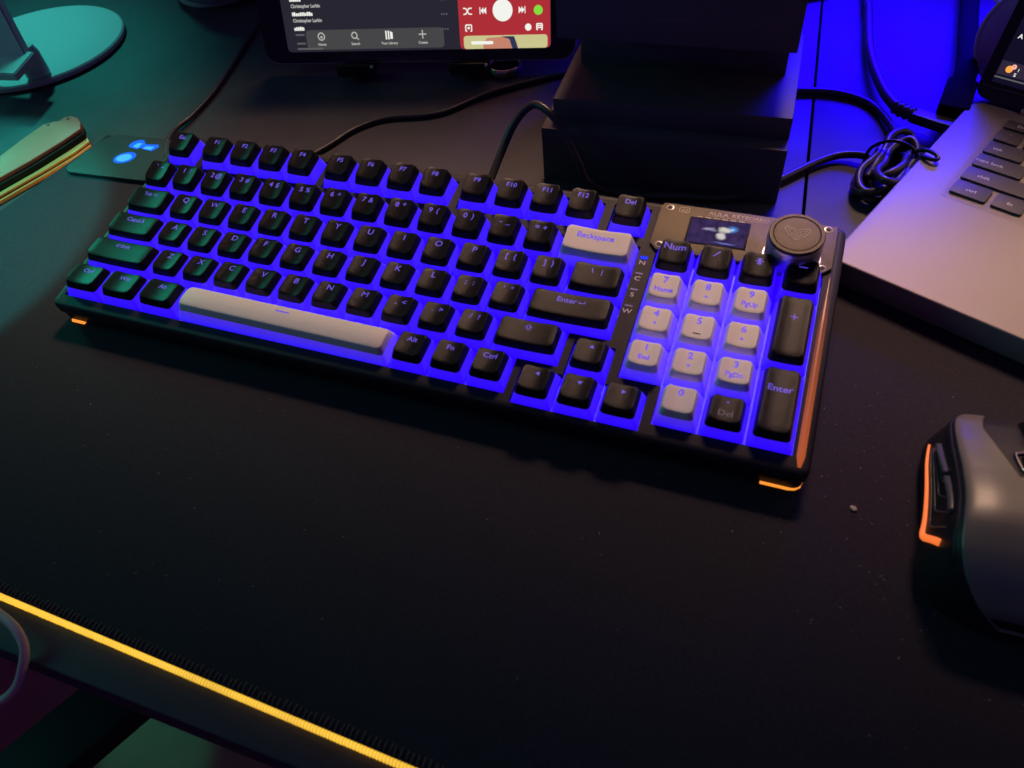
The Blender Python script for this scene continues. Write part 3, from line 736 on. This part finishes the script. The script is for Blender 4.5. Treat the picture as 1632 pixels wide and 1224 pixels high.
def MN(y, s):
    du = MS(y, s + .004) - MS(y, s - .004); dv = MS(y - .4, s) - MS(y + .4, s); n_ = dv.cross(du)
    n_.normalize(); c = MS(y, s) - Vector((0, y, 12)); return n_ if n_.dot(c) > 0 else -n_
def patch(name, y0, y1, s0, s1, ny, ns, mt, off=0, keep=()):
    V = []; F = []
    for i in range(ny + 1):
        y = y0 + (y1 - y0) * i / ny
        a_ = s0(y) if callable(s0) else s0; b_ = s1(y) if callable(s1) else s1
        for j in range(ns + 1):
            s = a_ + (b_ - a_) * j / ns; edge = (i == 0 and 'a' not in keep) or (i == ny and 'b' not in keep) or j in (0, ns)
            p = MS(y, s)
            if off: p = p + MN(y, s) * (off if not edge else -.4)
            V.append(tuple(p))
    for i in range(ny):
        for j in range(ns): q = i * (ns + 1) + j; F.append((q, q + 1, q + ns + 2, q + ns + 1))
    o = mesh(name, V, F, mt, mr_, True); return o
patch('body', 52.9, -33.9, 0, 1, 60, 60, M['mouse_side'])
SL = lambda y: .335 - .0002 * (y + 10) if y > -20 else .337
SR = lambda y: .70
gapL = lambda y: .415 + (38 - min(y, 38)) * .0024
patch('top_shell', 51, 12, SL, lambda y: min(.497, gapL(y)), 40, 22, M['mouse_top'], .55, 'b')
patch('top_shell', 51, 12, lambda y: 1 - gapL(y), SR, 40, 22, M['mouse_top'], .55, 'b')
patch('palm_shell', 12, -33.4, SL, SR, 60, 60, M['mouse_top'], .55, 'a')
patch('side_ridge', 48, -24, lambda y: SL(y) - .055, lambda y: SL(y) - .012, 40, 6, M['mouse_side'], .5)
def on_mouse(name, P, rad, mt, off=.3, per=8, flat=1.0):
    pts = crom([(y, s, 0) for y, s in P], per); V, F = sweep([MS(p[0], p[1]) + MN(p[0], p[1]) * off for p in pts], rad, 10, flat=flat)
    return mesh(name, V, F, mt, mr_, True)
on_mouse('side_glow_strip', [(37, .155), (28, .145), (12, .128), (0, .115), (-4.0, .112), (-6.6, .125), (-9, .155), (-12.4, .20), (-14.2, .225)], lambda t: .45 + .95 * min(1, t * 1.5), M['mouse_led'], .25)
for i in range(5):
    k_ = i * .022; yb = -4.0 + i * 5.6
    on_mouse('side_groove', [(33, .17 + k_ * .6), (yb + 8, .150 + k_), (yb + 2, .150 + k_), (yb - .4, .165 + k_), (yb - 3.2, .21 + k_ * .8), (yb - 5.4, .25 + k_ * .4)], .28, M['mouse_btn'], .05, 6)
on_mouse('side_button', [(32, .225), (26, .235), (19, .245), (15.5, .25)], 1.5, M['mouse_btn'], .2, 8, .7)
on_mouse('side_button', [(13, .252), (7, .262), (1, .27), (-4, .275)], 1.6, M['mouse_btn'], .2, 8, .7)
wl = lathe('scroll_wheel', [(9.5, -3.6), (11.2, -3.2), (11.6, -2), (11.6, 2), (11.2, 3.2), (9.5, 3.6)], M['mouse_side'], mr_, 48)
wl.rotation_euler = (0, R(90), 0); wl.location = Vector((0, 36, 20)) * MM
for i in range(36):
    a_ = 2 * math.pi * i / 36
    t_ = box('wheel_rib', -.35, .35, -2.6, 2.6, 0, 1, M['mouse_btn'], wl) if i == 0 else bpy.data.objects.new('wheel_rib', t_.data)
    if i: COL.objects.link(t_); t_.parent = wl
    t_.matrix_local = Matrix.Rotation(a_, 4, 'Z') @ Matrix.Translation((11.3 * MM, 0, 0)) @ Matrix.Rotation(R(90), 4, 'Y') @ Matrix.Rotation(R(90), 4, 'Z')
on_mouse('button_frame', [(24, .472), (19, .476), (15.5, .483), (14.2, .5), (15.5, .517), (19, .524), (24, .528), (25.5, .5), (24, .472)], .55, M['screw'], .6, 6)
on_mouse('resolution_button', [(23, .5), (20, .5), (17, .5)], 2.0, M['lapblack'], .0, 6, .5)

# ------------------------------------------------------------------ black stepped box behind the keyboard
tw = tag(empty('stepped_black_box', (274, 215, 0), (0, 0, R(2.5))), 'black box with stepped base and overhanging top slab behind the keyboard', 'box')
box('base', -69, 68, -31, 75, 0, 35, M['tower'], tw, 1.2)
box('middle_tier', -64, 67.6, -21, 73, 35, 48, M['tower'], tw, .8)
box('column', -58, 60, 22, 72, 48, 82, M['tower'], tw, .6)
slab = box('top_slab', -62, 63, -15, 74, 80, 113, M['tower'], tw, 1.0)
f = Flat()
for i in range(9): f.poly(rect(-8 + i * 2.25, -8 + i * 2.25 + 1.5, 92.6, 94.2))
f.build('faint_print', M['towerprint'], slab, lambda x, y: (x, -15.06, y))

# ------------------------------------------------------------------ tablet on its stand
TA = R(12.3); TP = R(20)
tb = tag(empty('tablet', (-36, 258, 10), (0, 0, TA)), 'tablet showing a music player, standing behind the keyboard', 'tablet')
def TB(x, s, t=0): return (x, s * math.sin(TP) - t * math.cos(TP), s * math.cos(TP) + t * math.sin(TP))
def tpart(name, poly, t0, t1, mt, parent, bev=0):
    bm = bmesh.new(); b = [bm.verts.new((x, y, t0)) for x, y in poly]; t = [bm.verts.new((x, y, t1)) for x, y in poly]; n = len(poly)
    bm.faces.new(b[::-1]); bm.faces.new(t)
    for i in range(n): bm.faces.new((b[i], b[(i + 1) % n], t[(i + 1) % n], t[i]))
    bmesh.ops.recalc_face_normals(bm, faces=bm.faces)
    if bev: bmesh.ops.bevel(bm, geom=list(bm.edges), offset=bev, segments=2, affect='EDGES', clamp_overlap=True)
    for v in bm.verts: v.co = Vector(TB(*v.co)) * MM
    me = bpy.data.meshes.new(name); bm.to_mesh(me); bm.free(); o = link(name, me, mt, parent)
    if bev: sharpen(o, 50)
    return o
tpart('back_shell', rrect(-.3, 231.3, -.3, 158, 11, 8), -7, -.6, M['tabrim'], tb, 1.2)
gl = tpart('glass', rrect(.5, 230.5, .5, 157, 10.5, 8), -.8, .25, M['tablet'], tb)
scn = tpart('screen', rrect(18.5, 213.5, 8.0, 148, 3, 4), .25, .33, M['ui_dark'], tb)
def ui(name, poly, lv, q): return tpart(name, poly, .33 + lv * .06, .38 + lv * .06, M[q], scn)
ui('nav_bar', rrect(34, 137, 9.4, 22.6, 2.5, 3), 0, 'ui_bar')
ui('player_card', rrect(148.5, 213, 8.0, 148, 3, 4), 0, 'ui_red')
ui('cover_card', rrect(151.2, 211, 8.0, 16.6, 2, 3), 1, 'ui_cream')
ui('cover_art', [(165, 8), (190, 8), (189, 12.5), (186, 15), (178, 15.6), (168, 15), (165.4, 12)], 2, 'ui_skin')
ui('cover_art', [(186, 8), (190, 8), (187.5, 15.8), (178, 15.9), (184, 14)], 3, 'ui_navy')
ui('play_button', disc_pts(7.0, 32, 179.9, 32.4), 1, 'ui_white')
ui('green_icon', disc_pts(3.1, 20, 204.8, 32), 1, 'ui_green')
tdraw = lambda x, y: TB(x, y, .62)
def ctl(f): f.build('control_icon', M['ui_white'], scn, tdraw)
for x0 in (164.6, 191.0):
    sgn = -1 if x0 < 180 else 1; f = Flat()
    f.poly([(x0 + 2 - sgn * 1.8, 30.2), (x0 + 2 + sgn * .6, 32.4), (x0 + 2 - sgn * 1.8, 34.6)]); f.poly([(x0 + 2 + sgn * .2, 30.2), (x0 + 2 + sgn * 2.2, 32.4), (x0 + 2 + sgn * .2, 34.6)])
    f.poly(rect(x0 + 2 + sgn * 2.3, x0 + 2 + sgn * 2.9, 30.2, 34.6)); ctl(f)
ctl(Flat().line([(152.4, 30.4), (154, 30.6), (156, 34), (158, 34.2)], .8).line([(152.4, 34.2), (154, 34), (156, 30.6), (158, 30.4)], .8))
ctl(Flat().line(rrect(153.2, 157.4, 19.6, 23.6, .6, 2), .8).poly(disc_pts(.9, 10, 155.3, 21.6)))
ctl(Flat().poly(disc_pts(2.3, 14, 197.6, 21.4)))
ctl(Flat().line(rrect(203.6, 207.4, 19.6, 23.4, .5, 2), .8).line([(204, 21), (207, 21)], .8).line([(204, 22.2), (207, 22.2)], .8))
ctl(Flat().poly(rrect(156.5, 172.5, 10.9, 13.0, .8, 2)))
f = Flat()
for x, s in ((45.7, 'Home'), (71.1, 'Search'), (96.5, 'Your Library'), (121.5, 'Create')): f.text(s, x, 12.2, 1.75, 1.0, .03)
f.line(disc_pts(2.4, 12, 45.7, 18.2) + [(48.1, 18.2)], .8).poly(disc_pts(.9, 8, 45.7, 17.8))
f.line(disc_pts(2.0, 12, 70.8, 18.6) + [(72.8, 18.6)], .8).line([(72.2, 17.1), (73.6, 15.8)], .8)
f.line([(121.5, 15.8), (121.5, 20.8)], .8).line([(119, 18.4), (124, 18.4)], .8)
f.build('nav_icons', M['ui_grey'], scn, tdraw)
Flat().line([(94.6, 15.8), (94.6, 20.8)], 1.0).line([(96.4, 15.8), (96.4, 20.8)], 1.0).poly([(97.6, 15.8), (99.4, 15.8), (99.4, 20), (97.6, 20.8)]).build('nav_icons', M['ui_white'], scn, tdraw)
f = Flat()
f.text('Christopher Larkin', 26, 37.4, 2.3, .9, .03, 'l').text('Christopher Larkin', 26, 28.0, 2.3, .9, .03, 'l')
f.build('track_list', M['ui_grey'], scn, tdraw)
f = Flat()
for x0, x1, y in ((25.6, 34, 41.4), (26, 41.5, 32.0), (26, 33.5, 22.4)):
    xx = x0
    while xx < x1:
        q = random.uniform(.9, 1.7); f.poly(rrect(xx, min(x1, xx + q), y, y + random.choice((1.9, 2.4, 2.6)), .3, 2)); xx += q + .25
f.build('track_list', M['ui_white'], scn, tdraw)
f = Flat()
for x0, x1, y in ((26.2, 33, 19), (26.4, 33, 13.2), (26, 46, 9.6)): f.poly(rrect(x0, x1, y, y + 1.2, .4, 2))
for y in (31, 40.2, 21.4):
    for i in range(3): f.poly(disc_pts(.6, 8, 136.6 + i * 1.8, y))
f.build('track_list', M['ui_dim'], scn, tdraw)

ts = tag(empty('tablet_stand', (75, 292, 0), (0, 0, TA)), 'black tablet stand with two hooks holding the tablet', 'stand')
box('foot_plate', -60, 60, 14, 90, 0, 3, M['blackmetal'], ts, .6)
for x0 in (-58, 26):
    hk = box('hook', x0, x0 + 26, -20, 2, 5.5, 8.9, M['blackmetal'], ts, .5)
    box('hook_lip', x0, x0 + 26, -21.5, -19.6, 5.5, 14, M['blackmetal'], hk, .4)
    sp = lathe('lip_cap', [(.2, -1), (1.1, -.8), (1.5, 0), (1.1, .8), (.2, 1)], M['cordgrey'], hk, 12); sp.location = Vector((x0 + 26.6, -20.5, 12.5)) * MM
    beam('arm', (x0 + 13, -2, 5), (x0 + 13, 52, 90), 16, 3, M['blackmetal'], ts)

# ------------------------------------------------------------------ white round phone stand, upper left
ws = tag(empty('phone_stand', (-265, 258, 0)), 'white phone stand with round base and slanted upright, behind the pocket knife', 'stand')
lathe('round_base', [(70, .6), (71.5, 1.8), (71.5, 4.6), (70.4, 5.8), (40, 6.0), (1, 6.0)], M['white'], ws, 96)
LED = lambda a, b, c: (a + 265, b - 258, c)
def plate(name, P, th, mt, parent, bev=.6):
    P = [Vector(p) for p in P]; n_ = (P[1] - P[0]).cross(P[2] - P[0]).normalized() * th
    bm = bmesh.new(); a_ = [bm.verts.new(p) for p in P]; b_ = [bm.verts.new(p - n_) for p in P]; k_ = len(P)
    bm.faces.new(a_); bm.faces.new(b_[::-1])
    for i in range(k_): bm.faces.new((a_[i], b_[i], b_[(i + 1) % k_], a_[(i + 1) % k_]))
    bmesh.ops.recalc_face_normals(bm, faces=bm.faces)
    if bev: bmesh.ops.bevel(bm, geom=list(bm.edges), offset=bev, segments=2, affect='EDGES', clamp_overlap=True)
    bmesh.ops.scale(bm, vec=(MM,) * 3, verts=bm.verts)
    me = bpy.data.meshes.new(name); bm.to_mesh(me); bm.free(); return link(name, me, mt, parent)
UPRIGHT = plate('upright', [LED(-207, 208, 24), LED(-262, 204, 22), LED(-330, 262, 150), LED(-275, 266, 152)], 7, M['white'], ws, 1.2)
LEDGE = plate('ledge', [LED(-204, 208, 24), LED(-196, 178, 23), LED(-252, 172, 22), LED(-260, 204, 23)], 6, M['white'], ws, .8)
plate('ledge_pad', [LED(-203, 204, 24.6), LED(-197.5, 182, 23.6), LED(-240, 178, 22.8), LED(-246, 202, 23.6)], .8, M['tower'], LEDGE, .2)
lathe('stem', [(9, 8), (9, 24), (7, 30)], M['white'], ws, 24, (45, -45))

# white rounded gadget at the top edge
wg = tag(empty('white_speaker', (-163, 397, 0)), 'bottom of a rounded white gadget at the top edge, left of the tablet', 'gadget')
lathe('shell', [(30, 3.5), (46, 5), (51, 10), (53, 22), (53, 80), (46, 92), (10, 95)], M['white'], wg, 64)
prism('foot', [(x - 8, y - 4) for x, y in disc_pts(40, 40)], 0, 4, M['white'], wg, .8)

# ------------------------------------------------------------------ pocket knife
kn_ = tag(empty('pocket_knife', (-145, 110, 0)), 'folded pocket knife with grey tan handle lying left of the mat', 'knife')
KP = [(-160, 40), (-158, 70), (-154.5, 101), (-154, 128), (-152.4, 146), (-147, 151.2), (-143.4, 153.2), (-143.2, 157.5), (-139, 160.6), (-132, 159.6), (-125.5, 154.6), (-120, 148), (-122.5, 132), (-128, 108), (-135, 86), (-141, 66), (-148, 42)]
KQ = [(-158, 40), (-156, 70), (-150, 110), (-144, 150), (-136, 156), (-126, 152.6), (-114.6, 144.6), (-116, 131), (-122, 108), (-129, 86), (-136, 64), (-145, 40)]
def kp(P, dx=0, dy=0): return [(x + 145 + dx, y - 110 + dy) for x, y in P]
h1 = prism('handle_scale', kp(KP), 9.2, 12.6, M['brass'], kn_, .7, 3)
prism('handle_scale', kp(KQ, 1.0, -.5), .4, 3.2, M['brass2'], kn_, .7, 3)
prism('liner', kp(KQ, .2, .4), 4.1, 5.4, M['brass2'], kn_, .25, 2)
prism('spine_gap', kp(KP, 1.5, -1), 5.4, 9.3, M['dark'], kn_)
V, F = sweep([Vector((x + 145, y - 110, z)) for x, y, z in [(-126.5, 136, 7.4), (-128.5, 126, 7.2), (-132, 112, 7), (-137, 94, 6.8), (-142, 76, 6.6), (-150, 50, 6.5)]], lambda t: .6 + 1.3 * min(1, t * 5), 10)
mesh('blade_back', V, F, M['brass2'], kn_, True)
for i in range(10):
    t = .0 + i * 1.8
    box('thumb_notch', -1.6, 1.6, -.35, .35, -1, 1.0, M['dark'], kn_, xf=Matrix.Translation((8.2 - t * .30, -29 - t, 7.9)) @ Matrix.Rotation(R(-15), 4, 'Z'))
for x, y in ((-147.5, 146.5), (-138, 156.2)):
    lathe('rivet', [(1.2, 12.4), (1.2, 12.75), (.9, 12.85), (.6, 12.5)], M['dark'], h1, 16, (x + 145, y - 110))

# ------------------------------------------------------------------ ring on the desk
rg = mesh('finger_ring', *sweep([(11 * math.cos(a), 11 * math.sin(a), 3.6) for a in [2 * math.pi * i / 48 for i in range(48)]], 1.3, 12, True, 2.6), M['ring'], None, True)
rg.location = Vector((138.5, 298.5, 0)) * MM; tag(rg, 'small metal ring on the desk in front of the tablet', 'ring')

# ------------------------------------------------------------------ cables
def cable(name, P, r, label, mt='cable', per=12):
    o = tag(tube(name, P, r, M[mt], None, per, 10), label, 'cable'); return o
cable('mat_cable', [(-46, 140, 5), (-57, 158, 5), (-63, 176, 3.4), (-63, 195, 2.4), (-68, 235, 2.2), (-86, 304, 2.2), (-96, 340, 2.2), (-120, 440, 2.2), (-150, 560, 2.2)], 1.7, 'thin dark cable from the mat control box to the back, left of the tablet')
cable('thin_cable', [(40, 150, 2), (55, 180, 2), (64, 203, 2), (80, 220, 2), (114, 234, 2), (142, 268, 2), (190, 305, 2), (240, 330, 2), (290, 345, 2)], 1.8, 'dark cable on the desk running under the metal ring to the black box')
cable('keyboard_cable', [(182, 128, 14), (184, 146, 15), (187, 165, 26), (193, 176, 40), (202, 182.6, 48), (214, 178, 46.5), (224, 174, 36), (232, 170, 24), (240, 168, 11), (260, 172, 3.4), (288, 178, 3), (318, 184, 3), (338, 202, 3), (360, 228, 3), (374, 238, 4), (388, 236, 6), (396, 222, 8)], 2.3, 'black keyboard cable arching up behind the function keys')
cable('box_cable', [(320, 306, 2.4), (337, 307, 2.4), (364, 310, 2.4), (386, 301, 2.4), (399, 274, 5), (400, 250, 11), (393, 225, 13), (388, 210, 9)], 2.3, 'black cable curving from the black box to the cable bundle')
# bundle of coiled cable with its tie
bu = tag(empty('cable_bundle', (400, 226, 0)), 'coiled black cable bundle held by a twist tie beside the laptop', 'cable bundle')
for i, (rx, ry, dx, dy, z, tl) in enumerate(((11.5, 29, 0, 0, 4, 0), (9.5, 26, 2, 3, 7.5, 3), (12, 27, -1, -3, 10.5, -3), (8.5, 24, 1, 5, 13, 4), (11, 28, -2, -2, 6, -4), (8.5, 22, 2, -6, 14.5, 6))):
    P = []
    for k_ in range(12):
        a_ = 2 * math.pi * k_ / 12; x, y = rx * math.cos(a_), ry * math.sin(a_)
        if abs(math.sin(a_)) < .3: x *= .75
        c, s = math.cos(R(-20 + tl)), math.sin(R(-20 + tl)); P.append((x * c - y * s + dx, x * s + y * c + dy, z + 2.2 * math.sin(a_ * 2 + i)))
    tube('cable_loop', P, 2.25, M['cable'], bu, 8, 10, True)
tube('twist_tie', [(-14, 6, 3), (-12, 7, 14), (-2, 5, 21), (9, 2, 19), (14, 0, 10), (12, -1, 3)], 1.0, M['tie'], bu, 8, 6)
tube('twist_tie', [(9, 2, 17), (14, 1, 20), (19, -3, 21), (21, -7, 20.5), (18, -8, 20.5), (13, -4, 19)], 1.2, M['tie'], bu, 8, 6)
lc = tag(empty('charging_cable', (402, 300, 0)), 'black cable with straight plug going into the left side of the laptop', 'cable')
o3 = lambda P: [(x - 402, y - 300, z) for x, y, z in P]
tube('cord', o3([(368, 560, 5), (375.5, 440, 5), (377, 425, 6), (381.5, 360, 7), (391, 312, 8.5), (400, 288, 9.5), (407, 280.5, 10)]), 3.3, M['cable'], lc, 10, 12)
tube('strain_relief', o3([(400.5, 287.2, 9.6), (404, 283.4, 9.8), (407.6, 280.6, 10), (411, 279, 10)]), lambda t: 4.0 + .5 * math.cos(t * 22), M['cable'], lc, 6, 12)
beam('plug', (410, 279.2, 10), (437, 267.5, 10), 9, 6.5, M['cable'], lc, (402, 300, 0))
pc = tag(empty('power_cable', (438, 320, 0)), 'thick flat black cable with angled plug behind the laptop', 'cable')
o4 = lambda P: [(x - 438, y - 320, z) for x, y, z in P]
tube('cord', o4([(450, 600, 10), (445, 470, 10), (441.5, 400, 12), (438.5, 345, 16), (436.5, 318, 18)]), 6.2, M['matte'], pc, 10, 14, flat=.6)
beam('sleeve', (437.2, 322, 17.5), (434, 303, 17.5), 13, 9, M['matte'], pc, (438, 320, 0))
beam('plug', (434.5, 306, 16.5), (430, 278, 13.5), 17, 11, M['matte'], pc, (438, 320, 0))
cable('rear_cable', [(300, 460, 4), (318, 441, 4), (335, 447, 4), (352, 462, 4), (380, 520, 4)], 3.0, 'dark cable crossing the desk seam at the top edge')
wc = cable('grey_cable', [(40, -140, 9), (72, -147.5, 10), (90, -151, 9), (100, -153.5, 8), (106.5, -158, 5), (107.5, -164, 0), (103, -170, -9), (92, -176, -19), (72, -182, -27), (30, -192, -36)], 1.8, 'pale grey cable hanging over the desk edge, lower left corner', 'cordgrey')

# ------------------------------------------------------------------ round disc behind the laptop
dc = tag(empty('round_disc', (471, 331, 35), (R(82), 0, R(-13.7))), 'round purple disc with pale rim behind the laptop screen', 'disc')
lathe('plate', [(32.5, -2), (33, 0), (29, 1.2), (8, 1.6), (7.4, 2.4), (1, 2.4)], M['purpledisc'], dc, 80)
mesh('rim', *sweep([(33 * math.cos(a), 33 * math.sin(a), 0) for a in [2 * math.pi * i / 72 for i in range(72)]], 1.3, 10, True), M['paletrim'], dc, True)
tube('wire_arm', [(-27, 16, -1), (-36, 20.5, -2), (-60, 31, -4)], 1.3, M['paletrim'], dc, 6, 8)

# ------------------------------------------------------------------ crumbs and lint on the mat
V = []; F = []
for i in range(230):
    x, y = random.uniform(0, 560), random.uniform(-140, 110)
    if i < 90: x, y = random.gauss(410, 22), random.gauss(0, 35)
    s = random.uniform(.10, .34); a_ = random.uniform(0, 6.3); z = 4.02
    n0 = len(V); c, n_ = math.cos(a_), math.sin(a_); L = s * random.uniform(1, 2.4)
    V += [(x + L * c, y + L * n_, z), (x - s * n_, y + s * c, z), (x - L * c, y - L * n_, z), (x + s * n_, y - s * c, z), (x, y, z + s)]
    F += [(n0, n0 + 1, n0 + 4), (n0 + 1, n0 + 2, n0 + 4), (n0 + 2, n0 + 3, n0 + 4), (n0 + 3, n0, n0 + 4)]
o = mesh('lint', V, F, mat('lint', (.22, .19, .16), .9)); o['kind'] = 'stuff'; tag(o, 'tiny specks of lint and dust on the mat', 'lint')
cbm = prism('crumb', disc_pts(1, 9), 0, .9, M['crumb'], None, .2)
for v in cbm.data.vertices: v.co.x *= 1.5; v.co += Vector((random.uniform(-.2, .2), random.uniform(-.2, .2), 0)) * MM
cbm.location = Vector((397, -6, 4)) * MM; cbm.rotation_euler = (0, 0, R(-25)); tag(cbm, 'pale crumb on the mat between keyboard and mouse', 'crumb')

# ------------------------------------------------------------------ below the desk edge
beam('bar', (-40, -105, -300), (-132, -303, -300), 48, 24, M['blackmetal'], st, (-60, -150, -200))
